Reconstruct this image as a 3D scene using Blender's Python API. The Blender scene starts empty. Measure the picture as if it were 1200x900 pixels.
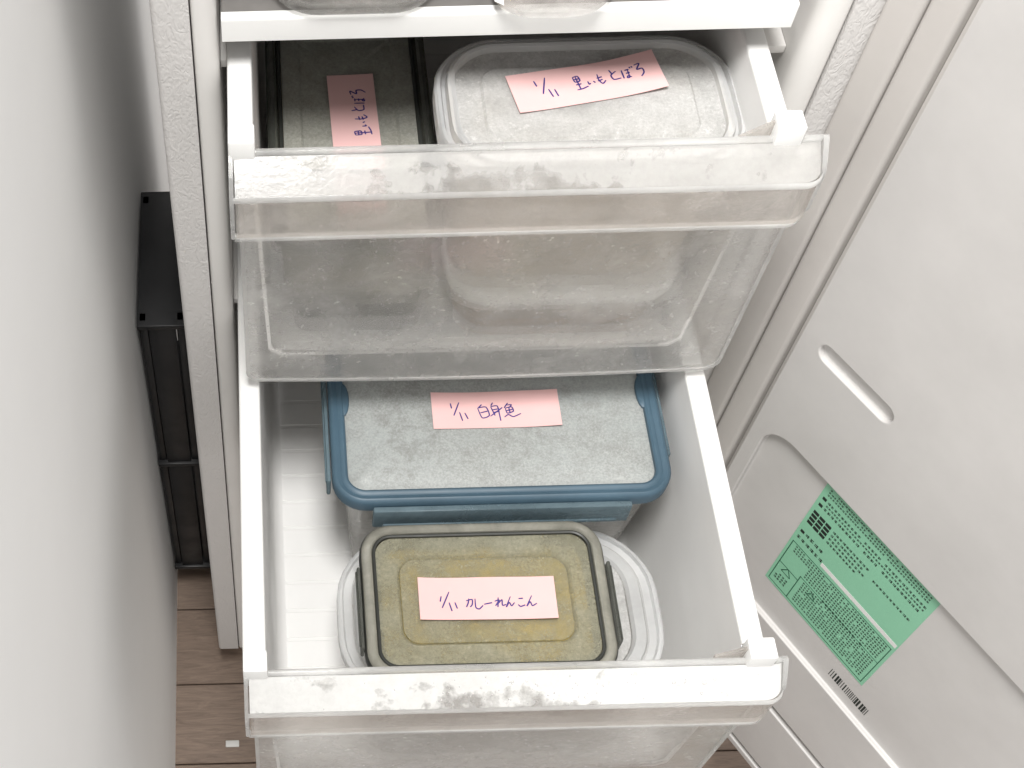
import bpy, bmesh, math, random
from mathutils import Vector, Matrix, noise
random.seed(7)
C = bpy.context.scene
COL = C.collection
# All lengths below are millimetres measured from the camera (x right, y into the fridge, z up); W() turns them into metres above the floor.
FLOOR = -1250.0
def W(x, y, z): return Vector((x / 1000, y / 1000, (z - FLOOR) / 1000))

# ------------------------------------------------------------------ camera
TH, SPH = math.radians(57.8), 0.0257
CPH = math.sqrt(1 - SPH * SPH)
fw = Vector((0, math.cos(TH), -math.sin(TH)))
u0 = Vector((0, math.sin(TH), math.cos(TH)))
rt = Vector((1, 0, 0)) * CPH - u0 * SPH
up = u0 * CPH + Vector((1, 0, 0)) * SPH
cd = bpy.data.cameras.new('camera')
cam = bpy.data.objects.new('camera', cd)
COL.objects.link(cam)
M4 = Matrix((rt, up, -fw)).transposed().to_4x4()
M4.translation = W(0, 0, 0)
cam.matrix_world = M4
cd.sensor_width = 36
cd.lens = 1668 / 1200 * 36
cd.shift_x = (600 - 310) / 1200
cd.clip_start = 0.01
cd.clip_end = 50
C.camera = cam

# ------------------------------------------------------------------ light
wd = bpy.data.worlds.new('World')
C.world = wd
wd.use_nodes = True
bg = wd.node_tree.nodes['Background']
bg.inputs[0].default_value = (1.0, 0.975, 0.955, 1)
bg.inputs[1].default_value = 0.60
ld = bpy.data.lights.new('ceiling_lamp', 'AREA')
ld.shape = 'DISK'
ld.size = 0.52
ld.energy = 37
ld.color = (1.0, 0.985, 0.965)
lamp = bpy.data.objects.new('ceiling_lamp', ld)
COL.objects.link(lamp)
lamp.location = W(-80, 40, 1000)
lamp.rotation_euler = (W(120, 420, -600) - lamp.location).to_track_quat('-Z', 'Y').to_euler()
C.view_settings.view_transform = 'Standard'
C.view_settings.look = 'None'
C.view_settings.gamma = 1
C.view_settings.exposure = 0.42
C.render.engine = 'CYCLES'
C.cycles.use_denoising = True
C.cycles.max_bounces = 14
C.cycles.transmission_bounces = 10
C.cycles.transparent_max_bounces = 32
C.cycles.caustics_reflective = False
C.cycles.caustics_refractive = True
C.cycles.sample_clamp_indirect = 6

# ------------------------------------------------------------------ materials
class NT:
    def __init__(s, name):
        s.m = bpy.data.materials.new(name); s.m.use_nodes = True
        s.t = s.m.node_tree; s.n = s.t.nodes; s.l = s.t.links
        s.p = s.n['Principled BSDF']; s.out = s.n['Material Output']
        s.tc = s.n.new('ShaderNodeTexCoord')
    def noise(s, scale, detail=4, rough=0.6, dist=0.0, stretch=None, src='Object'):
        x = s.n.new('ShaderNodeTexNoise')
        x.inputs['Scale'].default_value = scale; x.inputs['Detail'].default_value = detail
        x.inputs['Roughness'].default_value = rough; x.inputs['Distortion'].default_value = dist
        v = s.tc.outputs[src]
        if stretch:
            mp = s.n.new('ShaderNodeMapping'); mp.inputs['Scale'].default_value = stretch
            s.l.new(v, mp.inputs[0]); v = mp.outputs[0]
        s.l.new(v, x.inputs['Vector'])
        return x.outputs['Fac']
    def ramp(s, fac, stops):
        r = s.n.new('ShaderNodeValToRGB'); e = r.color_ramp.elements
        while len(e) < len(stops): e.new(0.5)
        for k, (p, c) in enumerate(stops):
            e[k].position = p
            e[k].color = (c, c, c, 1) if isinstance(c, (int, float)) else (*c, 1)
        s.l.new(fac, r.inputs[0]); return r.outputs[0]
    def mix(s, fac, a, b, mode='MIX'):
        x = s.n.new('ShaderNodeMix'); x.data_type = 'RGBA'; x.blend_type = mode
        for sock, v in ((x.inputs[0], fac), (x.inputs[6], a), (x.inputs[7], b)):
            if isinstance(v, (int, float)): sock.default_value = v
            elif isinstance(v, tuple): sock.default_value = (*v, 1)
            else: s.l.new(v, sock)
        return x.outputs[2]
    def math(s, op, a, b):
        x = s.n.new('ShaderNodeMath'); x.operation = op
        for k, v in enumerate((a, b)):
            if isinstance(v, (int, float)): x.inputs[k].default_value = v
            else: s.l.new(v, x.inputs[k])
        return x.outputs[0]
    def bump(s, h, strength, dist=0.001):
        b = s.n.new('ShaderNodeBump'); b.inputs['Strength'].default_value = strength
        b.inputs['Distance'].default_value = dist
        s.l.new(h, b.inputs['Height']); s.l.new(b.outputs[0], s.p.inputs['Normal']); return b.outputs[0]
    def set(s, **k):
        for a, v in k.items():
            i = s.p.inputs[{'base': 'Base Color', 'rough': 'Roughness', 'trans': 'Transmission Weight', 'ior': 'IOR', 'alpha': 'Alpha', 'spec': 'Specular IOR Level', 'metal': 'Metallic', 'sss': 'Subsurface Weight'}[a]]
            if isinstance(v, tuple): i.default_value = (*v, 1)
            elif isinstance(v, (int, float)): i.default_value = v
            else: s.l.new(v, i)
        return s
    def mixshader(s, fac, a, b):
        x = s.n.new('ShaderNodeMixShader')
        if isinstance(fac, (int, float)): x.inputs[0].default_value = fac
        else: s.l.new(fac, x.inputs[0])
        s.l.new(a, x.inputs[1]); s.l.new(b, x.inputs[2]); return x.outputs[0]

MAT = {}
def plastic(name, col, rough=0.4, var=0.04, bscale=900, bstr=0.05, spec=0.4):
    t = NT(name)
    f = t.noise(9, 5, 0.65)
    dk = tuple(c * (1 - var * 2.2) for c in col)
    base = t.mix(t.ramp(f, [(0.35, 0.0), (0.7, 1.0)]), dk, col)
    t.set(base=base, spec=spec, rough=t.ramp(t.noise(40, 4), [(0.3, max(rough - .08, .05)), (0.7, rough + .1)]))
    t.bump(t.noise(bscale, 2), bstr, 0.0004)
    MAT[name] = t.m; return t
plastic('white_plastic', (0.80, 0.80, 0.785), 0.38, 0.02)
plastic('tray_plastic', (0.86, 0.855, 0.84), 0.42, 0.03)
plastic('liner_plastic', (0.76, 0.745, 0.72), 0.45, 0.03)
t = plastic('door_plastic', (0.60, 0.585, 0.57), 0.40, 0.05)
b0 = t.p.inputs['Base Color'].links[0].from_socket
sc_ = t.ramp(t.math('MULTIPLY', t.ramp(t.noise(55, 8, 0.8, 2.0, (1, 1, 3)), [(0.60, 0.0), (0.66, 1.0)]), t.ramp(t.noise(7, 3), [(0.5, 0.0), (0.65, 1.0)])), [(0.0, 0.0), (1.0, 0.30)])
t.set(base=t.mix(sc_, b0, (0.40, 0.37, 0.34)))
plastic('gasket_rubber', (0.56, 0.535, 0.51), 0.55, 0.04)
plastic('black_plastic', (0.012, 0.012, 0.013), 0.4, 0.2)
plastic('black_rubber', (0.02, 0.02, 0.022), 0.6, 0.2)
plastic('grey_metal', (0.35, 0.35, 0.36), 0.35, 0.1)
plastic('shelf_dark_grey', (0.20, 0.19, 0.18), 0.5, 0.25, 60, 0.3)
plastic('blue_plastic', (0.070, 0.125, 0.170), 0.42, 0.14, 300, 0.05)
plastic('dark_seal', (0.035, 0.037, 0.033), 0.5, 0.1)
plastic('wall_paint', (0.90, 0.90, 0.89), 0.8, 0.01, 250, 0.1, 0.2)
# pebbled enamel of the cabinet
t = NT('pebbled_enamel')
v = t.n.new('ShaderNodeTexVoronoi'); v.feature = 'SMOOTH_F1'; v.inputs['Scale'].default_value = 430
mp = t.n.new('ShaderNodeMapping'); mp.inputs['Scale'].default_value = (1, 1, 0.55)
t.l.new(t.tc.outputs['Object'], mp.inputs[0])
nz = t.n.new('ShaderNodeTexNoise'); nz.inputs['Scale'].default_value = 160; nz.inputs['Detail'].default_value = 2
t.l.new(mp.outputs[0], nz.inputs['Vector'])
wv = t.mix(0.02, mp.outputs[0], nz.outputs['Color'], 'ADD'); t.l.new(wv, v.inputs['Vector'])
t.set(base=t.mix(t.noise(14, 4), (0.60, 0.585, 0.57), (0.66, 0.645, 0.63)), rough=0.48)
t.bump(v.outputs['Distance'], 0.38, 0.0009)
MAT['pebbled_enamel'] = t.m

# translucent plastics: rough clear plastic mixed with a milky, frosted share
def frosted(name, milk=0.45, milkcol=(0.62, 0.615, 0.60), tint=(0.93, 0.93, 0.92), rough=0.28, patch=(0.35, 0.75), pscale=16, stretch=None, transl=0.35, spots=0.0, amp=0.2, dist=0.6, thin=0.6, grain=0.0):
    t = NT(name)
    t.set(base=tint, trans=1.0, rough=rough, ior=1.25, spec=0.5)
    df = t.n.new('ShaderNodeBsdfDiffuse'); tr = t.n.new('ShaderNodeBsdfTranslucent')
    f = t.noise(pscale, 7, 0.68, dist, stretch)
    col = t.mix(t.ramp(t.noise(pscale * 2.3, 6, 0.7, 0.3, stretch), [(0.3, 0.0), (0.72, 1.0)]), tuple(c * 0.82 for c in milkcol), milkcol)
    if grain:                                             # fine ice grain
        gn = t.ramp(t.noise(620, 6, 0.85), [(0.34, 0.0), (0.64, 1.0)])
        col = t.mix(grain, col, t.mix(gn, tuple(c * 0.45 for c in milkcol), tuple(min(1, c * 1.5) for c in milkcol)))
    t.l.new(col, df.inputs[0]); t.l.new(col, tr.inputs[0])
    milkS = t.mixshader(transl, df.outputs[0], tr.outputs[0])
    fac = t.ramp(f, [(patch[0], max(milk - amp, 0.02)), (patch[1], min(milk + amp, 0.98))])
    if spots:
        sp = t.ramp(t.noise(230, 3, 0.7), [(0.62, 0.0), (0.70, spots)])
        fac = t.math('ADD', fac, sp)
    b = t.bump(t.noise(420, 3), 0.10, 0.0006)
    tp = t.n.new('ShaderNodeBsdfTransparent'); tp.inputs[0].default_value = (*[c ** .5 for c in tint], 1)   # a thin sheet lets part of the light straight through
    clear = t.mixshader(thin, t.p.outputs[0], tp.outputs[0])
    t.l.new(t.mixshader(fac, clear, milkS), t.out.inputs[0])
    MAT[name] = t.m; return t
frosted('frosted_front', 0.25, (0.97, 0.96, 0.94), tint=(0.99, 0.982, 0.968), rough=0.11, pscale=30, patch=(0.32, 0.68), spots=0.25, amp=0.11, dist=0.2, transl=0.5, thin=0.42)
frosted('frosted_lip', 0.20, (0.88, 0.84, 0.80), tint=(0.97, 0.94, 0.91), rough=0.10, pscale=18, stretch=(1, 1, 2), spots=0.1)
frosted('clear_edge', 0.36, (0.93, 0.93, 0.92), rough=0.06, pscale=12, amp=0.10, dist=0.1, thin=0.4)
frosted('clear_rim', 0.50, (0.90, 0.91, 0.915), rough=0.08, pscale=9, transl=0.2, amp=0.08, dist=0.1)
frosted('clear_tub', 0.24, (0.88, 0.86, 0.83), rough=0.16, pscale=20, transl=0.3)
frosted('pale_tub', 0.62, (0.93, 0.86, 0.76), rough=0.12, pscale=14, transl=0.3, amp=0.1)
frosted('clear_lid', 0.60, (0.70, 0.695, 0.675), rough=0.2, pscale=26, patch=(0.3, 0.6), transl=0.3, spots=0.2, grain=0.35)
frosted('smoke_rim', 0.62, (0.44, 0.43, 0.37), tint=(0.72, 0.72, 0.64), rough=0.15, pscale=30, transl=0.2)
frosted('smoke_lid', 0.46, (0.42, 0.405, 0.31), tint=(0.93, 0.91, 0.78), rough=0.2, pscale=34, patch=(0.3, 0.7), transl=0.25, spots=0.2, grain=0.45, dist=0.2)
frosted('smoke_border', 0.50, (0.42, 0.41, 0.32), tint=(0.91, 0.89, 0.77), rough=0.2, pscale=40, patch=(0.3, 0.7), transl=0.25, spots=0.2, grain=0.5, dist=0.2)
frosted('dark_lid', 0.74, (0.43, 0.435, 0.39), tint=(0.5, 0.51, 0.48), rough=0.2, pscale=36, transl=0.15, spots=0.1, grain=0.4, amp=0.12)
frosted('dark_rim', 0.45, (0.12, 0.125, 0.11), tint=(0.5, 0.51, 0.48), rough=0.15, pscale=30, transl=0.15)
frosted('blue_clip', 0.62, (0.21, 0.29, 0.33), tint=(0.6, 0.72, 0.78), rough=0.2, pscale=20, transl=0.2)
frosted('bag_film', 0.40, (0.62, 0.59, 0.57), rough=0.12, pscale=25, transl=0.3)
# frosted glass lid of the blue box: fine dark grain in a pale grey
t = NT('blue_box_lid')
g = t.ramp(t.noise(760, 6, 0.85), [(0.32, 0.0), (0.62, 1.0)])
pg = t.ramp(t.noise(20, 6, 0.7, 0.3), [(0.34, 0.0), (0.66, 1.0)])
base = t.mix(g, (0.20, 0.205, 0.195), (0.43, 0.445, 0.43))
base = t.mix(t.math('MULTIPLY', pg, 0.55), base, (0.42, 0.455, 0.45))
dk = t.math('MULTIPLY', t.ramp(t.noise(110, 8, 0.85, 0.2), [(0.47, 0.0), (0.62, 1.0)]), t.ramp(t.noise(13, 4, 0.6), [(0.38, 0.15), (0.62, 0.75)]))
base = t.mix(dk, base, (0.19, 0.19, 0.175))
sm = t.ramp(t.noise(38, 7, 0.75, 1.4), [(0.60, 0.0), (0.70, 0.55)])
base = t.mix(sm, base, (0.56, 0.575, 0.565))
t.set(base=base, rough=0.33)
t.bump(t.noise(420, 5, 0.75), 0.25, 0.0006)
tp = t.n.new('ShaderNodeBsdfTransparent')
t.l.new(t.mixshader(0.14, t.p.outputs[0], tp.outputs[0]), t.out.inputs[0])
MAT['blue_box_lid'] = t.m
# milky handle faces with melt-water patches: denser white where the mask is 1, clear wet plastic where it is 0
def wet_white(name, col, lo, hi, cut):
    t = NT(name)
    t.set(base=(0.93, 0.91, 0.885), trans=1.0, rough=0.16, ior=1.25)
    df = t.n.new('ShaderNodeBsdfPrincipled'); df.inputs['Roughness'].default_value = 0.16
    tr = t.n.new('ShaderNodeBsdfTranslucent')
    sx = t.n.new('ShaderNodeSeparateXYZ'); t.l.new(t.tc.outputs['Object'], sx.inputs[0])
    n1 = t.noise(78, 4, 0.55, 0.1); n2 = t.noise(22, 3, 0.5, 0.0); n3 = t.noise(230, 5, 0.7)
    ax = t.math('ABSOLUTE', t.math('SUBTRACT', sx.outputs[0], -0.018), 0)      # melt water gathers where the hand grips, towards the lower edge
    zone = t.math('MULTIPLY', t.ramp(t.math('MULTIPLY', ax, 10), [(0.2, 1.0), (0.8, 0.0)]), t.ramp(t.math('MULTIPLY', t.math('SUBTRACT', sx.outputs[2], 0.006), 80), [(0.15, 1.0), (0.9, 0.3)]))
    sc = t.math('ADD', t.math('ADD', n1, t.math('MULTIPLY', n3, 0.10)), t.math('ADD', t.math('MULTIPLY', zone, 0.30), t.math('MULTIPLY', n2, 0.18)))
    dry = t.ramp(sc, [(cut, 1.0), (cut + 0.05, 0.55), (cut + 0.14, 0.0)])
    c = t.mix(t.ramp(t.noise(300, 5, 0.7), [(0.35, 0.0), (0.6, 1.0)]), tuple(x * 0.92 for x in col), col)
    t.l.new(c, df.inputs[0]); t.l.new(c, tr.inputs[0])
    fac = t.ramp(dry, [(0.0, lo), (1.0, hi)])
    fac = t.math('MULTIPLY', fac, t.ramp(t.noise(34, 5, 0.6), [(0.3, 0.86), (0.65, 1.0)]))
    nb = t.bump(t.noise(350, 4), 0.12, 0.0006); t.l.new(nb, df.inputs['Normal'])
    milk = t.mixshader(0.25, df.outputs[0], tr.outputs[0])
    t.l.new(t.mixshader(fac, t.p.outputs[0], milk), t.out.inputs[0])
    MAT[name] = t.m
wet_white('handle_white', (0.84, 0.84, 0.825), 0.25, 0.86, 0.80)
wet_white('handle_white_thin', (0.78, 0.775, 0.76), 0.18, 0.44, 0.78)
# paper, ink
t = NT('pink_paper')
t.set(base=t.mix(t.noise(60, 5), (0.80, 0.50, 0.49), (0.84, 0.55, 0.535)), rough=0.75, spec=0.2)
t.bump(t.noise(700, 4), 0.12, 0.0003)
df = t.n.new('ShaderNodeBsdfTranslucent'); df.inputs[0].default_value = (0.8, 0.45, 0.44, 1)
t.l.new(t.mixshader(0.12, t.p.outputs[0], df.outputs[0]), t.out.inputs[0])
MAT['pink_paper'] = t.m
plastic('blue_ink', (0.055, 0.035, 0.22), 0.5, 0.15)
plastic('black_ink', (0.012, 0.02, 0.016), 0.6, 0.1)
plastic('green_ink', (0.03, 0.13, 0.075), 0.6, 0.1)
plastic('green_paper', (0.26, 0.56, 0.38), 0.5, 0.03, 500, 0.03)
plastic('white_paper', (0.75, 0.75, 0.73), 0.6, 0.05)
# frozen food
def food(name, a, b, c, scale):
    t = NT(name)
    k = t.mix(t.ramp(t.noise(scale, 6, 0.65, 0.8), [(0.36, 0.0), (0.62, 1.0)]), a, b)
    k = t.mix(t.ramp(t.noise(scale * 2.6, 6, 0.7, 0.5), [(0.55, 0.0), (0.68, 1.0)]), k, c)
    t.set(base=k, rough=0.55); t.bump(t.noise(scale * 7, 5), 0.6, 0.002); MAT[name] = t.m
food('curry_food', (0.34, 0.27, 0.09), (0.74, 0.52, 0.04), (0.80, 0.72, 0.42), 26)
food('fish_food', (0.42, 0.42, 0.40), (0.60, 0.61, 0.60), (0.72, 0.73, 0.72), 40)
food('taro_food', (0.56, 0.48, 0.38), (0.70, 0.63, 0.53), (0.40, 0.29, 0.20), 30)
food('mince_food', (0.22, 0.13, 0.08), (0.36, 0.23, 0.14), (0.5, 0.38, 0.27), 35)
food('stew_food', (0.44, 0.33, 0.21), (0.62, 0.49, 0.33), (0.22, 0.19, 0.15), 28)
food('dark_food', (0.06, 0.055, 0.04), (0.13, 0.12, 0.09), (0.2, 0.19, 0.16), 50)
# oak-like floor boards, tone differs by board
t = NT('floor_wood')
oi = t.n.new('ShaderNodeObjectInfo')
gr = t.noise(26, 8, 0.65, 1.6, (1.0, 9, 9), 'Object')
k = t.mix(t.ramp(gr, [(0.3, 0.0), (0.7, 1.0)]), (0.15, 0.105, 0.08), (0.29, 0.215, 0.165))
k = t.mix(oi.outputs['Random'], k, (0.32, 0.245, 0.195))
k2 = t.mix(0.45, k, t.mix(t.ramp(gr, [(0.35, 0.0), (0.68, 1.0)]), (0.14, 0.10, 0.076), (0.28, 0.21, 0.16)))
t.set(base=k2, rough=0.42); t.bump(gr, 0.2, 0.0006); MAT['floor_wood'] = t.m

# ------------------------------------------------------------------ mesh helpers
def link(name, me, mat, parent=None):
    o = bpy.data.objects.new(name, me)
    COL.objects.link(o)
    if mat: me.materials.append(MAT[mat])
    if parent is not None: o.parent = parent
    return o
def origin(parent):
    p = Vector((0, 0, 0))
    while parent is not None:
        p += parent.location; parent = parent.parent
    return p
def finish(name, bm, mat, parent=None, local=False, smooth=35, pivot=None):
    """bm holds world-mm vertices (or mm in the parent's own frame when local)."""
    bmesh.ops.remove_doubles(bm, verts=bm.verts, dist=1e-4)
    bmesh.ops.recalc_face_normals(bm, faces=bm.faces)
    if local:
        off = Vector((0, 0, 0)); conv = lambda c: c / 1000
    else:
        off = origin(parent); conv = lambda c: W(*c) - off
    for v in bm.verts: v.co = conv(v.co)
    loc = None
    if parent is None:
        xs = [v.co for v in bm.verts]
        loc = Vector(((min(c.x for c in xs) + max(c.x for c in xs)) / 2, (min(c.y for c in xs) + max(c.y for c in xs)) / 2, min(c.z for c in xs)))
        for v in bm.verts: v.co -= loc
    me = bpy.data.meshes.new(name); bm.to_mesh(me); bm.free()
    if smooth:
        me.shade_smooth(); me.set_sharp_from_angle(angle=math.radians(smooth))
    o = link(name, me, mat, parent)
    if loc is not None: o.location = loc
    return o
def empty(name, x, y, z):
    o = bpy.data.objects.new(name, None); COL.objects.link(o)
    o.empty_display_size = 0.03; o.location = W(x, y, z); return o
def tag(o, label, cat, group=None, kind=None):
    if label: o['label'] = label
    if cat: o['category'] = cat
    if group: o['group'] = group
    if kind: o['kind'] = kind
    return o
def box(bm, x0, x1, y0, y1, z0, z1, bev=0.0, seg=2):
    r = bmesh.ops.create_cube(bm, size=1)
    for v in r['verts']:
        v.co = Vector((x0 + (v.co.x + .5) * (x1 - x0), y0 + (v.co.y + .5) * (y1 - y0), z0 + (v.co.z + .5) * (z1 - z0)))
    if bev:
        es = {e for v in r['verts'] for e in v.link_edges}
        bmesh.ops.bevel(bm, geom=list(es), offset=bev, segments=seg, profile=0.5, affect='EDGES', clamp_overlap=True)
def mkbox(name, dims, mat, parent=None, bev=0.8, local=False, seg=2):
    bm = bmesh.new(); box(bm, *dims, bev, seg); return finish(name, bm, mat, parent, local)
def rr(x0, x1, y0, y1, r, n=8, mid=6):
    """rounded rectangle, counter-clockwise, with points along its sides"""
    r = min(r, (x1 - x0) / 2 - .01, (y1 - y0) / 2 - .01); P = []
    cs = [(x1 - r, y0 + r, -90), (x1 - r, y1 - r, 0), (x0 + r, y1 - r, 90), (x0 + r, y0 + r, 180)]
    for q, (cx, cy, a0) in enumerate(cs):
        for i in range(n + 1):
            a = math.radians(a0 + 90 * i / n); P.append((cx + r * math.cos(a), cy + r * math.sin(a)))
        nx, ny, na = cs[(q + 1) % 4]
        e = P[-1]; b = (nx + r * math.cos(math.radians(na)), ny + r * math.sin(math.radians(na)))
        for k in range(1, mid): P.append((e[0] + (b[0] - e[0]) * k / mid, e[1] + (b[1] - e[1]) * k / mid))
    return P
def loft(bm, rings, cap0=False, cap1=False, closed=False):
    R = [[bm.verts.new(p) for p in ring] for ring in rings]
    n = len(R[0])
    pairs = list(zip(R[:-1], R[1:])) + ([(R[-1], R[0])] if closed else [])
    for a, b in pairs:
        for i in range(n): bm.faces.new((a[i], a[(i + 1) % n], b[(i + 1) % n], b[i]))
    if cap0: bm.faces.new(R[0])
    if cap1: bm.faces.new(R[-1])
def extrude_poly(bm, pts, fn0, fn1):
    a = [bm.verts.new(fn0(p)) for p in pts]; b = [bm.verts.new(fn1(p)) for p in pts]; n = len(pts)
    for i in range(n): bm.faces.new((a[i], a[(i + 1) % n], b[(i + 1) % n], b[i]))
    fs = [bm.faces.new(a), bm.faces.new(b)]
    bmesh.ops.triangulate(bm, faces=fs)
def rings_of(rect, r, prof, bulge=0.0, rmin=2):
    x0, x1, y0, y1 = rect; cx, cy = (x0 + x1) / 2, (y0 + y1) / 2; out = []
    for d, z in prof:
        ring = []
        for (x, y) in rr(x0 + d, x1 - d, y0 + d, y1 - d, max(r - d, rmin)):
            if bulge:
                t = max(0, 1 - ((y - cy) / ((y1 - y0) / 2)) ** 2); x += bulge * t * (1 if x > cx else -1) * (abs(x - cx) / ((x1 - x0) / 2)) ** 6
            ring.append((x, y, z))
        out.append(ring)
    return out
def arc(cx, cz, r, a0, a1, n=5):
    return [(cx + r * math.cos(math.radians(a0 + (a1 - a0) * i / n)), cz + r * math.sin(math.radians(a0 + (a1 - a0) * i / n))) for i in range(n + 1)]

# ------------------------------------------------------------------ setting: floor boards and the wall beside the fridge
bm = bmesh.new(); box(bm, -150, 900, 0, 1100, FLOOR - 22, FLOOR - 9)
floor = finish('floor', bm, 'black_rubber'); tag(floor, 'brown wooden floor boards beneath the refrigerator', 'floor', kind='structure')
proto = {}
bw = 74
for row in range(14):
    y0 = 20 + row * bw; off = (row * 397) % 560
    for k in range(-1, 3):
        a, b = max(-150, off - 560 + k * 560 - 300), min(900, off + k * 560 - 300)
        if b - a < 30: continue
        bm = bmesh.new(); box(bm, a + .5, b - .5, y0 + .5, y0 + bw - .5, FLOOR - 9, FLOOR, 0.9, 1)
        finish('plank', bm, 'floor_wood', floor)
bm = bmesh.new(); box(bm, -150, -88, -200, 1100, FLOOR - 20, 400)
wall = finish('wall', bm, 'wall_paint'); tag(wall, 'plain white wall beside the refrigerator', 'wall', kind='structure')

# ------------------------------------------------------------------ refrigerator
FR = empty('refrigerator', 120, 640, FLOOR)
tag(FR, 'white refrigerator with its freezer door swung open', 'refrigerator')
YF = 480.0; XL, XR = -47.0, 288.0; IL, IR = -17.5, 257.0; ZB, ZT = -1206.0, -290.0; YB = 830.0
def prism_z(name, pts, mat, z0=ZB, z1=ZT, smooth=40):
    bm = bmesh.new(); extrude_poly(bm, pts, lambda p: (p[0], p[1], z0), lambda p: (p[0], p[1], z1)); return finish(name, bm, mat, FR, smooth=smooth)
# pebbled outer skin and the front flange on each side, then the smooth liner that rounds into the inside
prism_z('outer_skin', [(XL, YF + 3)] + arc(XL + 3, YF + 3, 3, 180, 270) + [(-29.6, YF), (-29.6, YF + 14), (-42, YF + 14), (-42, YB), (XL, YB)], 'pebbled_enamel')
prism_z('outer_skin', [(XR, YB), (283, YB), (283, YF + 14), (270.6, YF + 14), (270.6, YF)] + arc(XR - 3, YF + 3, 3, 270, 360), 'pebbled_enamel')
prism_z('liner_wall', [(-41.9, YF + 14.2), (-29, YF + 14.2)] + arc(-27, YF + 3, 2, 180, 270, 3) + arc(IL - 7, YF + 8, 7, 270, 360, 6) + [(IL, YB), (-41.9, YB)], 'liner_plastic')
prism_z('liner_wall', [(282.9, YB), (IR, YB), (IR, YF + 12)] + arc(IR + 9, YF + 10, 9, 180, 270, 6)[0:] + arc(268, YF + 3, 2, 270, 360, 3) + [(270, YF + 14.2), (282.9, YF + 14.2)], 'liner_plastic')
mkbox('back_wall', (IL + .2, IR - .2, 790, YB, ZB, ZT), 'liner_plastic', FR, 0)
mkbox('top_panel', (XL, XR, YF, YB, ZT + .5, ZT + 40), 'pebbled_enamel', FR, 3)
mkbox('bottom_panel', (IL + .2, IR - .2, YF + 6, 789, ZB + 2, -915), 'liner_plastic', FR, 4)
mkbox('plinth', (XL + 24, XR - 14, YF + 45, YB - 30, FLOOR + 3, ZB - .5), 'black_plastic', FR, 1)
for fx in (-22, 262):
    bm = bmesh.new(); loft(bm, [[(fx + 9 * k * math.cos(a * math.pi / 8), YF + 26 + 9 * k * math.sin(a * math.pi / 8), z) for a in range(16)] for k, z in ((1.15, FLOOR), (1.15, FLOOR + 9), (.7, FLOOR + 10), (.7, ZB - .3))], True, True)
    finish('foot', bm, 'gasket_rubber', FR)
# shelf above the upper drawer, with a rounded lip
P = [(0, -472.4)] + arc(1.6, -460, 1.6, 180, 90) + [(4.5, -458.4), (5, -458.8), (5, -472.4)]
bm = bmesh.new(); extrude_poly(bm, P, lambda p: (-15.5, 485 + p[0], p[1]), lambda p: (247.5, 485 + p[0], p[1]))
shelf = finish('shelf', bm, 'white_plastic', FR)
mkbox('shelf_plate', (-15.5, 247.5, 490.2, 785, -465, -459.2), 'shelf_dark_grey', shelf, 0.6)  # plain dark grey plate behind the white lip
for s, zz in ((0, -702), (1, -702), (0, -504), (1, -504)):
    x0, x1 = ((IL + .1, -14.2) if s == 0 else ((256.8, 252.5)[::-1] if zz == -702 else (243.2, 256.8)))
    mkbox('runner', (x0, x1, YF + 20, 785, zz, zz + 5), 'liner_plastic', FR, 0.6)

# door: its own frame, x' = distance from the hinge, y' = into the door, z' = height
DO = bpy.data.objects.new('door', None); COL.objects.link(DO)
DO.parent = FR; DO.location = W(280, 480, FLOOR) - FR.location; DO.rotation_euler = (0, 0, math.radians(-60))
DO['label'] = 'open white door with ribbed inner panel and green sticker'
Z = lambda z: z - FLOOR
def cut(o, cutters):
    for c in cutters:
        m = o.modifiers.new('b', 'BOOLEAN'); m.operation = 'DIFFERENCE'; m.solver = 'EXACT'; m.object = c
    bv = o.modifiers.new('v', 'BEVEL'); bv.width = 0.0011; bv.segments = 3; bv.limit_method = 'ANGLE'; bv.angle_limit = math.radians(40)
    bpy.context.view_layer.update()
    me = bpy.data.meshes.new_from_object(o.evaluated_get(bpy.context.evaluated_depsgraph_get()))
    me.shade_flat()
    old = o.data; o.modifiers.clear(); o.data = me
    for c in cutters: bpy.data.objects.remove(c)
bm = bmesh.new(); box(bm, 43.5, 322, 0, 20, Z(-1094), Z(-310)); panel = finish('inner_panel', bm, 'door_plastic', DO, True, 0)
def cutter(s0, s1, z0, z1, r, depth):
    bm = bmesh.new(); loft(bm, [[(x, y, z) for x, z in rr(s0, s1, Z(z0), Z(z1), r, 8, 1)] for y in (-10, depth)], True, True)
    return finish('cutter', bm, None, DO, True, 0)
cut(panel, [cutter(53.5, 308, -919, -748, 21, 4.0), cutter(57, 112, -668, -655, 6.4, 4.5), cutter(50, 340, -1004, -996, 1, 5), cutter(50, 340, -1087, -1080, 1, 5)])
mkbox('outer_shell', (0, 345, 21, 56, Z(-1100), Z(-300)), 'pebbled_enamel', DO, 3, True)
for k, (a, b) in enumerate(((2.0, 20.6), (21.4, 38.6))):
    bm = bmesh.new()
    pts = [(a, 20.5)] + arc(a + 3, 3.5, 3, 180, 270) + arc(b - 3, 3.5, 3, 270, 360) + [(b, 20.5)]
    extrude_poly(bm, pts, lambda p: (p[0], p[1], Z(-1094)), lambda p: (p[0], p[1], Z(-310)))
    finish('gasket', bm, 'gasket_rubber', DO, True)
mkbox('channel', (38.8, 43.3, 6, 20.5, Z(-1094), Z(-310)), 'gasket_rubber', DO, 0.5, True)
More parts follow.
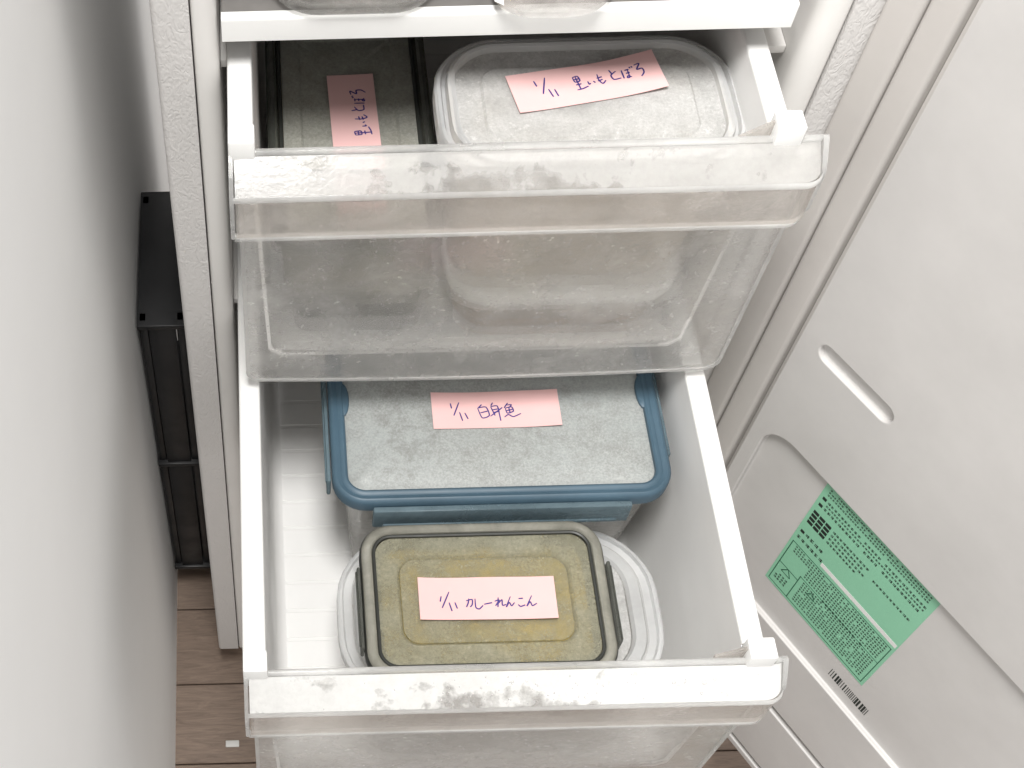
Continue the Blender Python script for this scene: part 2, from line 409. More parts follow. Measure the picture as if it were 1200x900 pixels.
# green caution sticker
D0 = 4.0
mkbox('sticker', (101, 192, D0 - .35, D0 - .05, Z(-884), Z(-751)), 'green_paper', DO, 0, True)
def quads(name, L, mat, y):
    bm = bmesh.new()
    for (a, b, c, d) in L:
        bm.faces.new([bm.verts.new((x, y, Z(z))) for x, z in ((a, c), (b, c), (b, d), (a, d))])
    me = bpy.data.meshes.new(name)
    for v in bm.verts: v.co /= 1000
    bm.to_mesh(me); bm.free(); return link(name, me, mat, DO)
rnd = random.Random(3)
T = []
def textrow(s0, s1, z, h, gap=.28, cw=None):
    """unreadable small print: every character is two or three tiny strokes"""
    s = s0; s1 = min(s1, 187); cw = cw or h * .95
    while s < s1:
        if rnd.random() > .07:
            w = cw * rnd.uniform(.75, 1)
            for q in range(2): 
                zz = z + h * (.12 + .5 * q + rnd.uniform(0, .12)); T.append((s, s + w, zz, zz + h * .24))
            xx = s + w * rnd.uniform(.15, .7); T.append((xx, xx + w * .26, z, z + h))
        s += cw * (1 + gap)
for k in range(3): textrow(105, 208, -756.5 - k * 2.9, 1.7)
def bullet(z, s=103.5, w=3): T.append((s, s + w, z - .2, z + 2.8))
bullet(-768.6); textrow(108, 206, -768.6, 2.3); textrow(108, 200, -772, 1.8)
bullet(-776.4); textrow(108, 190, -776.4, 2.5); 
for k in range(4):
    for c in range(3): T.append((103.5 + c * 5.2, 107.9 + c * 5.2, -786.4 - k * 4.3, -783.2 - k * 4.3))
    textrow(120.5, 150 - 4 * (k % 2), -786.2 - k * 4.3, 2.3)
    if k == 1: textrow(156, 200, -786.2 - k * 4.3, 2.3)
bullet(-812.2); textrow(108, 121, -812.2, 3.2)
textrow(103.5, 124, -820, 3.2)
for k in range(7): textrow(107 if k < 3 else 122, 209, -829.5 - k * 3.0, 1.8)
for k in range(9): textrow(124, 209, -853.6 - k * 3.0, 1.8)
textrow(140, 178, -851.3, 2.5)
for k in range(3): textrow(105.5, 115.5, -869.5 - k * 3.1, 2.2)
quads('sticker_print', T, 'black_ink', D0 - .42)
F = [(103, 103.7, -881, -826), (103, 190, -881.6, -880.9), (189.4, 190, -881, -826), (103, 190, -826.6, -825.9), (103, 120, -856.3, -855.6), (120, 120.7, -881, -849.6), (120, 190, -850.2, -849.6)]
bm = bmesh.new()
for a, b, c, d in F: box(bm, a, b, D0 - .43, D0 - .36, Z(c), Z(d))
for cx_, cz_, rad in ((111.5, -860.5, 4.6), (133, -857, 4)):     # warning triangles drawn as outlines
    tri = [(cx_ + rad * math.sin(a), cz_ + rad * math.cos(a)) for a in (0, 2.094, 4.189)]
    for i in range(3):
        (ax, az), (bx_, bz) = tri[i], tri[(i + 1) % 3]
        d = Vector((bx_ - ax, bz - az)); nn = Vector((-d.y, d.x)).normalized() * .4
        bm.faces.new([bm.verts.new((px, D0 - .44, Z(pz))) for px, pz in ((ax + nn.x, az + nn.y), (bx_ + nn.x, bz + nn.y), (bx_ - nn.x, bz - nn.y), (ax - nn.x, az - nn.y))])
finish('sticker_frame', bm, 'green_ink', DO, True, 0)
mkbox('sticker_strip', (126, 191, D0 - .45, D0 - .37, Z(-822.5), Z(-818.5)), 'white_paper', DO, 0, True)
B = []; s = 172.0
while s < 206:
    w = rnd.choice((.5, .5, .9, 1.4)); B.append((s, s + w, -908, -899)); s += w + rnd.choice((.5, .8, 1.2))
quads('barcode', B, 'black_ink', D0 - .15)

# ------------------------------------------------------------------ drawers
def drawer(label, xi0, xi1, xo0, xo1, zr, yf, ylen, zfloor, zbot, hx0, hx1, top_mat):
    """yf = front end of the rails, zr = rim height"""
    yb = yf + ylen
    E_ = empty('freezer_drawer', (xo0 + xo1) / 2, (yf + yb) / 2, zbot)
    tag(E_, label, 'drawer', 'pull-out freezer drawers')
    # tray: a U section run along y, with fillets at the floor, plus the back wall
    fx0, fx1, t = xi0 + 7, xi1 - 7, 2.2
    inner = [(xi0, zr - 3)] + arc(fx0 + 9, zfloor + 10, 9.6, 184, 270, 6) + arc(fx1 - 9, zfloor + 10, 9.6, 270, 356, 6) + [(xi1, zr - 3)]
    outer = [(xi1 + t, zr - 3), (fx1 + t, zfloor + 4), (fx1 - 4, zfloor - t), (fx0 + 4, zfloor - t), (fx0 - t, zfloor + 4), (xi0 - t, zr - 3)]
    bm = bmesh.new(); extrude_poly(bm, inner + outer, lambda p: (p[0], yf - 1, p[1]), lambda p: (p[0], yb, p[1]))
    tray = finish('tray', bm, 'tray_plastic', E_)
    mkbox('back_wall', (fx0 - 6, fx1 + 6, yb + .2, yb + 3.4, zfloor - 3, zr - 4), 'tray_plastic', E_, 1)
    # shallow floor ribs
    y = yf + 6; pad = None
    while y + 20 < yb:
        if pad is None:
            bm = bmesh.new(); box(bm, fx0 + 5, fx1 - 5, y, y + 17.5, zfloor + .2, zfloor + 1.0, .5, 1); pad = finish('floor_rib', bm, 'tray_plastic', tray); y_first = y
        else:
            o = pad.copy(); COL.objects.link(o); o.location.y = (y - y_first) / 1000
        y += 19.6
    # rails with the outer skirt
    for a, b, sgn in ((xo0, xi0, -1), (xi1, xo1, 1)):
        pts = [(a, zr - 9), (a, zr - 1.2), (a + .5, zr - .4), (a + 1.2, zr), (b - 1.2, zr), (b - .5, zr - .4), (b, zr - 1.2), (b, zr - 3), (b, zr - 9)]
        if sgn < 0: pts = [(a, zr - 9)] + pts[1:7] + [(b, zr - 2.9), (a + 2, zr - 2.9), (a + 2, zr - 9)]
        else: pts = [(b - 2, zr - 9), (b - 2, zr - 2.9), (a, zr - 2.9), (a, zr - 1.2)] + pts[2:7] + [(b, zr - 9)]
        bm = bmesh.new(); extrude_poly(bm, pts, lambda p: (p[0], yf + 9.5, p[1]), lambda p: (p[0], yb + 3, p[1]))
        finish('side_rail', bm, 'white_plastic', E_)
    # end posts of the rails, plus a darker sheet painting the right post's shaded side
    for a, b in ((xo0 + .2, xi0 + .6), (xi1 - .2, xo1 + 2.2)):
        bm = bmesh.new(); box(bm, a, b, yf - 2.5, yf + 9, zr - 12, zr + 9, 1.0)
        tab = finish('end_post', bm, 'white_plastic', E_)
        if a < 100: continue
        s = 1; gx = a
        bm = bmesh.new(); extrude_poly(bm, [(gx - s * .1, zr + 7), (gx - s * 14, zr - 3), (gx - s * 14, zr - 7), (gx - s * .1, zr - 7)], lambda p: (p[0], yf + 3.2, p[1]), lambda p: (p[0], yf + 5, p[1]))
        finish('post_shade', bm, 'frosted_lip', tab)
    # see-through front: a bowed sheet with rounded lower corners and a thicker bead round its edge
    fa, fb = hx0 + 2.5, hx1 - 2; yfr = yf - 4.5
    def sheet(x, z, d): 
        u = (x - (fa + fb) / 2) / ((fb - fa) / 2)
        return (x - .018 * (zr - z) * -u * 0, yfr + d - 2.2 * (1 - u * u) + .012 * (zr - z), z)
    out = [p for p in rr(fa, fb, zbot, zr - 10, 9, 6, 14)]
    bm = bmesh.new()
    loft(bm, [[sheet(fa + (x - fa) , z, 0) for x, z in out], [sheet(x, z, 2.6) for x, z in out]], False, False)
    # fill both sides as a fan of strips: use inner rings so that the bow is followed
    def disc(d):
        prev = None
        for k in range(9):
            q = k / 8; cxm, czm = (fa + fb) / 2, (zbot + zr - 10) / 2
            ring = [sheet(cxm + (x - cxm) * (1 - q * .985), czm + (z - czm) * (1 - q * .985), d) for x, z in out]
            vs = [bm.verts.new(p) for p in ring]
            if prev:
                n = len(vs)
                for i in range(n): bm.faces.new((prev[i], prev[(i + 1) % n], vs[(i + 1) % n], vs[i]))
            prev = vs
        bm.faces.new(prev)
    disc(0); disc(2.6)
    fp = finish('front_panel', bm, 'frosted_front', E_, smooth=50)
    rim2 = rr(fa + 2.2, fb - 2.2, zbot + 2.2, zr - 14, 8, 6, 14)
    bm = bmesh.new()
    loft(bm, [[sheet(x, z, 2.9) for x, z in out], [sheet(x, z, -1.0) for x, z in out], [sheet(x, z, -1.0) for x, z in rim2], [sheet(x, z, -.1) for x, z in rim2]])
    for v in bm.verts:                                   # a bead stands proud of the sheet
        v.co.x += .15 if v.co.x > (fa + fb) / 2 else -.15
    finish('edge_bead', bm, 'clear_edge', fp, smooth=50)
    # handle: sloping top face, upright lip, end caps
    H = bpy.data.objects.new('handle', None); COL.objects.link(H); H.parent = E_; H.location = W((hx0 + hx1) / 2, yf - 10, zr - 20) - E_.location
    def ext(name, pts, mat, a, b, sm=35):
        bm = bmesh.new(); RC = 9.0
        xs = [a + (b - RC - a) * k / 16 for k in range(17)] + [b - RC + RC * math.sin(math.radians(90 * k / 9)) for k in range(1, 10)]
        def sec(x):                                       # the right-hand corner is rounded in plan
            q = max(0.0, (x - (b - RC)) / RC); c = RC * .8 * (1 - math.sqrt(max(0.0, 1 - q * q)))
            return [(x, yf + p[0] + c * min(1, max(0, -p[0]) / 17.0), zr + p[1] + c * .25 * min(1, max(0, -p[0]) / 17.0)) for p in pts]
        loft(bm, [sec(x) for x in xs], True, True)
        return finish(name, bm, mat, H, smooth=sm)
    ext('back_bead', [(-1.4, -1.6), (-1.2, -.3), (0, .6), (1.5, .4), (2.2, -.8), (2.0, -3.0), (.4, -3.6), (-1.0, -2.8)], 'clear_edge', hx0 + .4, hx1 - 1.2, 60)
    ext('top_face', [(-1.6, -1.6), (-17.0, -11.4), (-17.0, -13.3), (-1.6, -3.5)], top_mat, hx0 + 1.2, hx1 - 1.6)
    ext('ridge_bead', [(-17.2, -11.3), (-18.3, -11.8), (-18.9, -12.9), (-18.5, -14.2), (-17.2, -14.0)], 'clear_edge', hx0 + .2, hx1 - .6, 60)
    ext('front_lip', [(-18.6, -14.8), (-19.2, -38.4), (-17.0, -38.4), (-16.6, -14.8)], 'frosted_lip', hx0 + 1.2, hx1 - 1.6)
    ext('bottom_bead', [(-19.8, -38.6), (-20.2, -40.0), (-19.4, -41.2), (-16.8, -41.0), (-16.4, -38.6)], 'clear_edge', hx0 + .2, hx1 - 3, 60)
    cap = [(2.4, -.6), (.4, .8), (-1.6, .2)] + [(-14, -7.6), (-18.6, -11.2)] + arc(-14.2, -16, 5.8, 150, 180, 3)[1:] + [(-20.6, -34)] + arc(-15.6, -36.2, 5, 180, 262, 4) + [(-9, -41), (1.6, -30)]
    for a, b in ((hx0 - 1.4, hx0 + .6), (hx1 - 1.2, hx1 + 1.4)):
        bm = bmesh.new(); extrude_poly(bm, cap, lambda p: (a, yf + p[0] * (.62 if a > 100 and p[0] < 0 else 1), zr + p[1]), lambda p: (b, yf + p[0] * (.55 if a > 100 and p[0] < 0 else 1), zr + p[1]))
        finish('end_cap', bm, 'clear_edge', H, smooth=50)
    return E_, H
UP, UH = drawer('upper translucent freezer drawer, pulled out a little, directly under the white shelf', -2.2, 234.0, -14.0, 244.5, -491, 434, 330, -655, -681, -12.5, 258, 'handle_white_thin')
LO, LH = drawer('lower translucent freezer drawer pulled far out, holding blue-lidded and smoky-lidded boxes', -2.8, 241.0, -14.8, 252.5, -690, 261, 330, -853, -880, -13, 261, 'handle_white')
# water drops beaded on the lower handle
bm = bmesh.new()
def drop(bm, x, t, r):
    y = 261 - 1.6 - 15.4 * t; z = -690 - 1.6 - 9.8 * t + .05
    nrm = Vector((0, -9.8, 15.4)).normalized(); uu = Vector((1, 0, 0)); vv = nrm.cross(uu)
    rg = []
    for k, (rr_, hh) in enumerate(((1, 0), (.85, .3), (.5, .5), (.1, .58))):
        rg.append([Vector((x, y, z)) + uu * (r * rr_ * math.cos(a * .7854)) + vv * (r * rr_ * 1.15 * math.sin(a * .7854)) + nrm * (hh * r * .8) for a in range(8)])
    loft(bm, rg, False, True)
for x, t, r in ((204, .42, 1.25), (209.5, .40, 1.25), (219.5, .45, 1.5), (225, .38, 1.1), (218, .75, .9), (168, .48, .8), (122, .32, 1.0), (247, .25, .5)): drop(bm, x, t, r)
rd = random.Random(5)
for k in range(60): drop(bm, rd.gauss(120, 30), rd.uniform(.15, .95), rd.uniform(.25, .6))
o = finish('water_drops', bm, 'clear_edge', LH); o['kind'] = 'stuff'

# ------------------------------------------------------------------ food boxes
def tub(parent, rect, r, ztop, zbot, ins0, ins1, mat, bulge=0):
    pr = [(ins1 + 8, zbot + .0), (ins1 + 2, zbot + 1.0), (ins1, zbot + 4), (ins0, ztop), (ins0 + 1.8, ztop), (ins1 + 1.8, zbot + 5), (ins1 + 4, zbot + 2.5), (ins1 + 9, zbot + 2)]
    bm = bmesh.new(); loft(bm, rings_of(rect, r, pr, bulge), True, True); return finish('tub', bm, mat, parent, smooth=50)
def ring_part(name, parent, rect, r, prof, mat, bulge=0, closed=False, cap=False, rmin=2):
    bm = bmesh.new(); loft(bm, rings_of(rect, r, prof, bulge, rmin), False, cap, closed); return finish(name, bm, mat, parent, smooth=40)
def lump(name, label, cat, rect, r, z0, z1, mat, amp, seed=0):
    """a frozen mass: rounded slab with an uneven top"""
    x0, x1, y0, y1 = rect; bm = bmesh.new(); rg = []
    out = rr(x0, x1, y0, y1, r, 6, 8); cx_, cy_ = (x0 + x1) / 2, (y0 + y1) / 2
    rg.append([(x, y, z0) for x, y in out])
    for k in range(10):
        q = 1 - k / 10.2
        ring = []
        for x, y in out:
            xx, yy = cx_ + (x - cx_) * q, cy_ + (y - cy_) * q
            h = noise.fractal(Vector((xx * .06 + seed, yy * .06, 0)), 1.0, 2.0, 4) * amp
            ring.append((xx, yy, z1 + h - (2.5 if k == 0 else 0)))
        rg.append(ring)
    loft(bm, rg, True, True)
    return tag(finish(name, bm, mat, smooth=60), label, cat)
def food_box(label, x, y, z): 
    E_ = empty('food_container', x, y, z); return tag(E_, label, 'food container')

# blue box
BX = food_box('clear food box with blue rim lid, holding frozen white fish', 135, 445, -852)
R1 = (37.5, 232, 371, 520)
tub(BX, R1, 19, -724, -851.5, 6, 17, 'clear_tub')
lid = ring_part('lid_rim', BX, R1, 19, [(1.5, -729), (0, -728), (0, -720.5), (1.2, -718.8), (2.6, -718.3), (4.2, -718.9), (5.0, -719.2), (6.2, -718.4), (7.6, -718.3), (8.8, -719.2), (9.4, -722.5), (9.4, -726)], 'blue_plastic')
R1i = (R1[0] + 9.2, R1[1] - 9.2, R1[2] + 9.2, R1[3] - 9.2)
bm = bmesh.new(); loft(bm, rings_of(R1i, 10, [(0, -724.6), (0, -721.6), (1.2, -721.2), (4, -721.2), (5, -720.8), (30, -720.8)]), True, True); finish('lid_panel', bm, 'blue_box_lid', BX)
for xs in (46.2, 223.3):
    bm = bmesh.new(); loft(bm, [[(xs + 3.6 * q * math.cos(a * .3927), 441 + 11 * q * math.sin(a * .3927), z) for a in range(16)] for q, z in ((1, -722), (1, -719.6), (.85, -719), (.2, -719))], False, True)
    finish('lid_notch', bm, 'blue_plastic', BX)
def clip(parent, dims, mat, hinge=None):
    c = mkbox('clip', dims, mat, parent, 1.0)
    if hinge: mkbox('clip_ridge', hinge, mat, c, .5)
    return c
clip(BX, (60, 207, 366.6, 370.4, -741, -722), 'blue_clip', (66, 200, 365.6, 367, -739, -736.5))
clip(BX, (34.6, 37, 388, 470, -740, -723), 'blue_clip', (33.8, 34.9, 390, 468, -729, -726.5))
clip(BX, (232.5, 234.6, 400, 480, -740, -723), 'blue_clip', (234.4, 235.4, 402, 478, -729, -726.5))
lump('frozen_fish', 'pale frozen white fish under the blue-rimmed lid', 'food', (60, 210, 396, 498), 14, -847, -730, 'fish_food', 5, 3)

# big clear tub under the smoky box
CX = food_box('wide round-cornered clear tub under the smoky-lidded box', 132, 325, -852)
R2 = (42.0, 223, 271, 378)
tub(CX, R2, 40, -772, -851.5, 7, 16, 'clear_tub', 2.5)
ring_part('lid_rim', CX, R2, 40, [(1.5, -781), (0, -780), (0, -771.5), (1.0, -770.4), (2.4, -770.2), (3.4, -772.5), (8.0, -772.5), (9.0, -769.8), (11.0, -769.2), (14.5, -769.4), (16, -772)], 'clear_rim', 3.0)
bm = bmesh.new(); loft(bm, rings_of((58.2, 206.8, 287.2, 361.8), 24, [(0, -773.5), (0, -771.0), (2, -770.6), (20, -770.6)]), True, True); finish('lid_panel', bm, 'clear_lid', CX)
# smoky box with the curry
KX = food_box('small smoky grey food box with dark lid seal and yellowish curry inside', 119, 314, -768)
R3 = (51.5, 186, 268.5, 359.5)
tub(KX, R3, 17, -728, -767.4, 4, 8, 'smoke_rim')
ring_part('lid_rim', KX, R3, 17, [(1.5, -736), (0, -735), (0, -724.5), (1.2, -722.6), (2.6, -722.0), (4.4, -722.2), (5.6, -723.2), (6.1, -726)], 'smoke_rim')
ring_part('lid_seal', KX, R3, 17, [(-.9, -733), (-.9, -727), (.2, -725.5), (.2, -733.5)], 'dark_seal')
ring_part('lid_seal', KX, R3, 17, [(6.2, -726.6), (6.2, -723.6), (6.9, -723.2), (7.8, -723.6), (7.8, -726.6)], 'dark_seal')
R3i = (59.4, 178.1, 276.4, 351.6)
ring_part('lid_panel', KX, R3i, 10, [(0, -727), (0, -725.2), (10, -725.2), (11, -724.9), (12.2, -726.1), (12.8, -728), (10.5, -727)], 'smoke_border', closed=True, rmin=9)
bm = bmesh.new(); loft(bm, rings_of(R3i, 10, [(12.9, -728), (12.9, -726.3), (13.6, -726.2), (28, -726.2)], 0, 9), True, True); finish('lid_window', bm, 'smoke_lid', KX)
clip(KX, (48.4, 50.4, 286, 334, -736, -723), 'dark_rim', (47.6, 48.8, 288, 332, -727, -724.8))
clip(KX, (187.0, 189.2, 286, 334, -736, -723), 'dark_rim', (188.9, 190, 288, 332, -727, -724.8))
lump('frozen_curry', 'yellow-brown frozen curry lotus root under the smoky lid', 'food', (62, 175.5, 279, 349), 12, -764.5, -731.5, 'curry_food', 2.4, 1)

# upper drawer: dark box, clear box and what lies beneath them
AX = food_box('dark smoky food box beside the clear box in the upper drawer', 50, 500, -613)
R4 = (5.0, 92, 440, 596)
tub(AX, R4, 14, -566, -612.5, 4, 7, 'smoke_rim')
ring_part('lid_rim', AX, R4, 14, [(1, -574), (0, -573), (0, -562.4), (1.2, -560.6), (3, -560), (5, -560.3), (6, -563.5)], 'dark_rim')
ring_part('lid_seal', AX, R4, 14, [(6.2, -564.6), (6.2, -561.4), (7.1, -561), (8.2, -561.6), (8.2, -564.6)], 'dark_seal')
bm = bmesh.new(); loft(bm, rings_of((13.4, 83.6, 448.4, 587.6), 8, [(0, -564.5), (0, -562.8), (9, -562.8), (10.5, -564), (30, -564)]), False, True); finish('lid_panel', bm, 'dark_lid', AX)
lump('frozen_stew', 'dark frozen food inside the dark smoky box', 'food', (12, 85, 448, 580), 10, -609.5, -572, 'stew_food', 2, 4)
A2 = food_box('low smoky box beneath the dark smoky food box', 50, 500, -654)
R5 = (12, 92, 447, 556)
tub(A2, R5, 14, -618, -653.8, 3, 6, 'dark_rim')
bm = bmesh.new(); loft(bm, rings_of(R5, 14, [(0, -621), (0, -614.4), (1.5, -613.4), (30, -613.4)]), True, True); finish('lid_panel', bm, 'smoke_rim', A2)
UX = food_box('clear food box with double-rimmed lid, its frozen taro showing pale', 160, 480, -612)
R6 = (89.5, 233, 437, 526)
tub(UX, R6, 30, -517, -611.5, 4.5, 10, 'pale_tub', 0)
ring_part('lid_rim', UX, R6, 30, [(2, -526), (0, -525), (0, -516), (1, -514.6), (2.4, -514.4), (3.2, -517), (4.6, -517), (5.4, -512.4), (7.0, -511.6), (8.6, -512.2), (9.4, -516.5)], 'clear_rim', 2.6)
bm = bmesh.new(); loft(bm, rings_of((99, 223.5, 446.5, 516.5), 21, [(0, -517.5), (0, -515.2), (11, -515.0), (12.2, -513.8), (14, -513.6), (30, -513.6)], 2.2), True, True); finish('lid_panel', bm, 'clear_lid', UX)
lump('frozen_taro', 'pale frozen taro with mince inside the clear double-rimmed box', 'food', (103, 219, 451, 512), 20, -608, -520, 'taro_food', 3, 2)
U2 = food_box('low wide box of brown food beneath the clear box', 155, 480, -654)
R7 = (99, 224, 438, 540)
tub(U2, R7, 24, -621, -653.8, 2, 8, 'clear_tub')
bm = bmesh.new(); loft(bm, rings_of(R7, 24, [(0, -622), (-.6, -620), (-.6, -615.0), (1.0, -613.0), (2.5, -612.2), (30, -612.2)]), True, True); finish('lid_panel', bm, 'white_plastic', U2)  # white edge stands in for light caught along the upper tub's base
lump('frozen_mince', 'brown frozen mince in the low wide box', 'food', (106, 217, 445, 533), 20, -651.4, -624, 'mince_food', 2, 8)

# on the shelf: a clear tub and a plastic bag
SX = food_box('clear tub standing on the white shelf beside the plastic bag', 43, 545, -457.4)
R8 = (-1, 92, 474, 600)
bm = bmesh.new(); loft(bm, rings_of(R8, 30, [(16, -458.3), (11, -457.6), (8.5, -455), (7, -449), (0, -385), (2, -385), (9, -448), (11, -452), (14, -454), (24, -454.5)]), True, True); finish('tub', bm, 'clear_tub', SX, smooth=60)
ring_part('lid_rim', SX, R8, 30, [(-1, -392), (-2, -391), (-2, -382), (0, -380), (4, -380), (40, -381)], 'clear_rim', cap=True)
lump('frozen_portion', 'greyish frozen food inside the tub on the shelf', 'food', (12, 76, 501, 585), 16, -452.5, -400, 'fish_food', 4, 6)
BG = empty('plastic_bag', 137, 540, -457.4); tag(BG, 'plastic freezer bag with black marks lying on the white shelf', 'bag')
bm = bmesh.new(); rg = []
for k in range(15):
    a = math.pi * k / 14
    rg.append([])
prof_n = 22
def bagpt(u, v, side):
    x = 108 + 54 * u; y = 484 + 95 * v
    th = 15 * (math.sin(math.pi * min(max(u, 0), 1)) ** .55) * (math.sin(math.pi * min(max(v * .98 + .01, 0), 1)) ** .5)
    w = noise.fractal(Vector((u * 4, v * 5, side)), 1, 2, 3) * 2.0
    sag = 6 * (abs(u - .48) * 2) ** 2.2 * (1 - v)
    return Vector((x, y - 6 * (1 - abs(2 * u - 1) ** 5) * (1 - v) + 3 * max(0, u - .8) * 5 * (1 - v), -456.6 + (th * 1.7 + sag + (w if th > 3 else 0) if side else sag * .9 + .2)))
for side in (0, 1):
    g = [[bm.verts.new(bagpt(i / prof_n, j / prof_n, side)) for i in range(prof_n + 1)] for j in range(prof_n + 1)]
    for j in range(prof_n):
        for i in range(prof_n): bm.faces.new((g[j][i], g[j][i + 1], g[j + 1][i + 1], g[j + 1][i]))
finish('film', bm, 'bag_film', BG, smooth=70)
bm = bmesh.new()
for cu, cv, ru, rv in ((.44, .10, .085, .055), (.46, .10, .04, .03), (.74, .13, .10, .05)):   # loops drawn in black marker
    prev = None
    for k in range(21):
        a = 5.6 * k / 20 + .4
        vs = [bm.verts.new(bagpt(cu + ru * q * math.cos(a), cv + rv * q * math.sin(a), 1) + Vector((0, -.5, .6))) for q in (1, .8)]
        if prev: bm.faces.new((prev[0], vs[0], vs[1], prev[1]))
        prev = vs
finish('marker_loops', bm, 'black_ink', BG, smooth=0)
bm = bmesh.new()
g = [[bm.verts.new(bagpt(u, j / 12, 1) + Vector((-.3, -.4, .5))) for u in (0.0, .07)] for j in range(13)]
for j in range(12): bm.faces.new((g[j][0], g[j][1], g[j + 1][1], g[j + 1][0]))
finish('seam', bm, 'white_paper', BG)
bm = bmesh.new(); box(bm, 120, 150, 500, 565, -454.5, -442, 5, 3); finish('contents', bm, 'taro_food', BG)

# ------------------------------------------------------------------ pink notes with handwriting
def aff(tl, tr, bl):
    ux, uy = (tr[0] - tl[0]) / 75, (tr[1] - tl[1]) / 75; vx, vy = (bl[0] - tl[0]) / 25, (bl[1] - tl[1]) / 25
    det = ux * vy - uy * vx
    return lambda p: (((p[0] - tl[0]) * vy - (p[1] - tl[1]) * vx) / det, 25 - ((p[1] - tl[1]) * ux - (p[0] - tl[0]) * uy) / det)
def strokes(txt, m): return [[m(tuple(float(q) for q in pt.split(','))) for pt in s.split()] for s in txt.strip().split('|')]
S_TARO = strokes("""215,265 228,300|295,240 258,348|300,315 320,365|340,315 355,360|480,235 490,265 525,255 515,225 480,235|485,250 520,242|500,230 515,310|490,285 530,275|490,318 530,308 572,290|575,258 580,278 592,270|612,256 624,266|650,210 652,250 672,272 698,250|640,238 678,226|643,256 678,244|735,183 750,212|778,192 740,218 752,246 802,238|815,188 820,242|835,190 865,184|840,210 866,204|855,182 858,234 842,238 850,226 872,234|872,168 876,178|886,164 890,174|905,160 942,150 916,188 952,182 958,208 934,234""", aff((35, 235), (1050, 65), (70, 480)))
S_FISH = strokes("""235,175 245,218|305,165 262,278|308,248 332,322|350,253 376,306|488,183 460,214|455,214 490,297 548,276 522,205 455,214|476,254 534,240|578,168 562,194|560,202 594,278|560,202 612,196 628,250|574,230 616,222|582,252 620,244|556,284 654,210|622,226 638,322|698,172 668,214|690,190 728,188 706,214|678,216 692,258 742,242 728,206 678,216|684,238 736,226|706,212 714,250|668,292 700,270 740,288 802,262""", aff((75, 85), (1100, 62), (98, 392)))
S_CURRY = strokes("""258,238 250,282|318,203 264,332|316,288 338,358|360,288 378,338|444,278 490,268 490,308 474,328|466,260 460,296 446,328|512,262 516,330 542,344 572,316|578,308 640,296|686,256 682,332|658,286 694,276 664,322|684,306 714,274 716,318 744,312|778,250 744,334 768,296 784,324 808,298|838,268 872,266|834,314 852,330 888,318|938,246 898,330 924,294 940,326 974,308""", aff((80, 90), (1110, 95), (98, 425)))
def note(label, cx_, cy_, z, rot, st, curl, wid=.8):
    E_ = empty('sticky_note', cx_, cy_, z); E_.rotation_euler = (0, 0, math.radians(rot)); tag(E_, label, 'sticky note', 'pink notes on the lids')
    def hgt(u, v):
        a = .35 + curl[0] * max(0, (u - 45) / 30) ** 2 + curl[1] * max(0, (20 - u) / 20) ** 2 + .35 * math.sin(u * .11 + curl[2]) * (v / 25) + .25 * max(0, 1 - v / 8) ** 2
        return a
    bm = bmesh.new(); N, K = 40, 10
    lay = []
    for d in (0, .12):
        lay.append([[bm.verts.new((75 * i / N - 37.5, 25 * j / K - 12.5, hgt(75 * i / N, 25 * j / K) + d)) for i in range(N + 1)] for j in range(K + 1)])
    for g in lay:
        for j in range(K):
            for i in range(N): bm.faces.new((g[j][i], g[j][i + 1], g[j + 1][i + 1], g[j + 1][i]))
    a, b = lay
    for i in range(N):
        bm.faces.new((a[0][i], a[0][i + 1], b[0][i + 1], b[0][i])); bm.faces.new((a[K][i], a[K][i + 1], b[K][i + 1], b[K][i]))
    for j in range(K):
        bm.faces.new((a[j][0], a[j + 1][0], b[j + 1][0], b[j][0])); bm.faces.new((a[j][N], a[j + 1][N], b[j + 1][N], b[j][N]))
    finish('paper', bm, 'pink_paper', E_, True, 30)
    bm = bmesh.new()
    for s in st:
        pts = []
        for k in range(len(s) - 1):        # Catmull-Rom through the pen points
            p0, p1, p2, p3 = s[max(k - 1, 0)], s[k], s[k + 1], s[min(k + 2, len(s) - 1)]
            for q in range(5):
                t = q / 5
                pts.append(tuple(.5 * (2 * p1[c] + (p2[c] - p0[c]) * t * .7 + (2 * p0[c] - 5 * p1[c] + 4 * p2[c] - p3[c]) * t * t * .7 + .3 * 2 * (p2[c] - p1[c]) * t + (3 * p1[c] - p0[c] - 3 * p2[c] + p3[c]) * t ** 3 * .7) for c in (0, 1)))
        pts.append(s[-1]); prev = None
        for k, (u, v) in enumerate(pts):
            a_, b_ = pts[max(k - 1, 0)], pts[min(k + 1, len(pts) - 1)]
            d = Vector((b_[0] - a_[0], b_[1] - a_[1]));
            if d.length < 1e-6: continue
            n = Vector((-d.y, d.x)).normalized() * wid / 2 * (1 - .35 * abs(2 * k / len(pts) - 1) ** 3)
            h = hgt(u, v) + .2
            vs = [bm.verts.new((u + n.x - 37.5, v + n.y - 12.5, h)), bm.verts.new((u - n.x - 37.5, v - n.y - 12.5, h))]
            if prev: bm.faces.new((prev[0], vs[0], vs[1], prev[1]))
            prev = vs
    finish('handwriting', bm, 'blue_ink', E_, True, 0)
    return E_
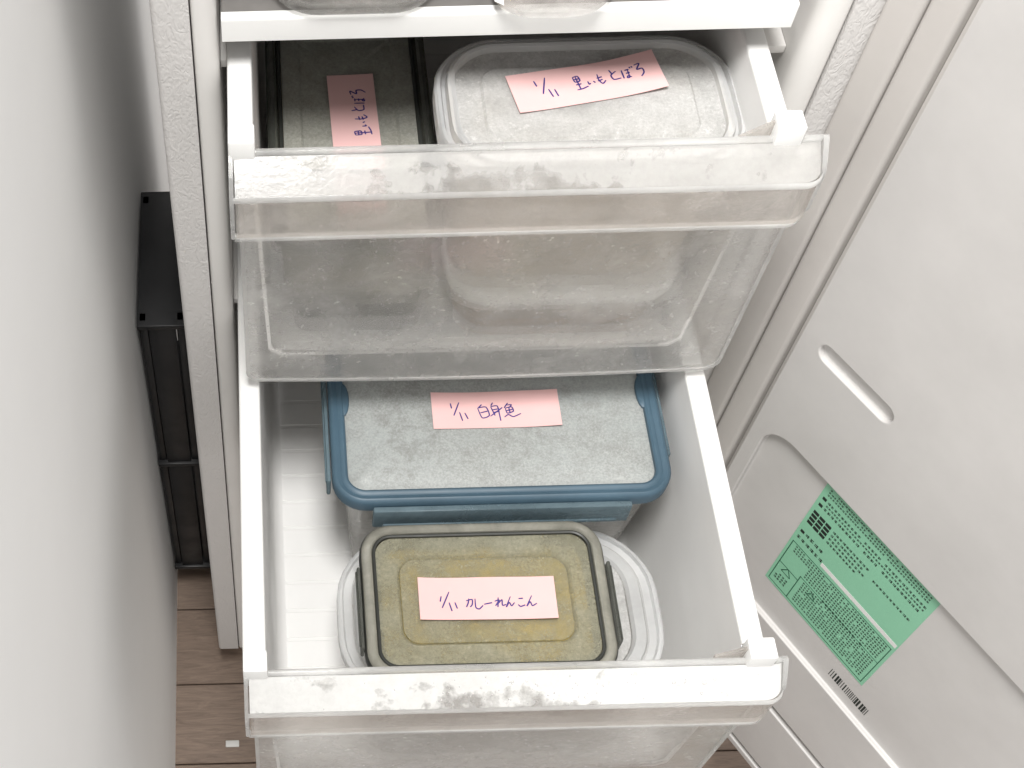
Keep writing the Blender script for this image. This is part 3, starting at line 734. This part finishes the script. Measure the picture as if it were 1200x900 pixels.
note('pink note reading 1/11 on the clear double-rimmed box, set aslant', 161, 492, -513.4, 10.5, S_TARO, (2.4, .8, 0))
note('pink note stuck lengthwise on the dark smoky lid', 51.2, 512, -563.0, 91.5, [[(63 - (66 - u) * .9, v - 5.0) for u, v in s] for s in S_TARO], (.8, .3, 1))
note('pink note reading 1/11 on the blue-rimmed lid', 135.8, 431.6, -720.7, -.2, S_FISH, (1.8, .4, 2))
note('pink note reading 1/11 on the yellowish curry lid', 119, 313.8, -725.0, -.9, S_CURRY, (1.2, 1.0, 3))

# ------------------------------------------------------------------ beside the fridge: a narrow black rack on castors, and a scrap on the floor
RK = empty('rolling_rack', -70, 616, FLOOR); tag(RK, 'narrow black rack on castors in the gap beside the refrigerator', 'rack')
for y in (560, 664):
    mkbox('upright', (-86, -80, y, y + 8, FLOOR + 45, -805), 'black_plastic', RK, 1)
    mkbox('upright', (-60, -54, y, y + 8, FLOOR + 45, -805), 'black_plastic', RK, 1)
for z in (-1200, -1005, -810): mkbox('rack_shelf', (-87, -53, 556, 676, z, z + 5), 'black_plastic', RK, 1)
for z in (-1194.8, -999.8): mkbox('side_panel', (-60, -57, 569, 663, z, z + 189), 'black_plastic', RK, .5); 
for z in (-1194.8, -999.8): mkbox('front_board', (-79.5, -60.5, 558, 561, z, z + 189), 'black_plastic', RK, .5)
for y in (592, 645):
    c = mkbox('castor', (-80, -66, y - 6, y + 10, FLOOR + 30, -1200.4), 'grey_metal', RK, 1)
    for x in (-79, -71):
        bm = bmesh.new(); rg = [[(x + d, y + 15 * k * math.cos(a * .3142), FLOOR + 15 + 15 * k * math.sin(a * .3142)) for a in range(20)] for d, k in ((0, .6), (0, .93), (1, 1), (5, 1), (6, .93), (6, .6))]
        loft(bm, rg, True, True); finish('wheel', bm, 'black_rubber', c)
bm = bmesh.new(); box(bm, -43, -31, 404, 410, FLOOR + .1, FLOOR + 2, .6)
tag(finish('scrap', bm, 'white_paper'), 'small white scrap lying on the brown floor', 'scrap')
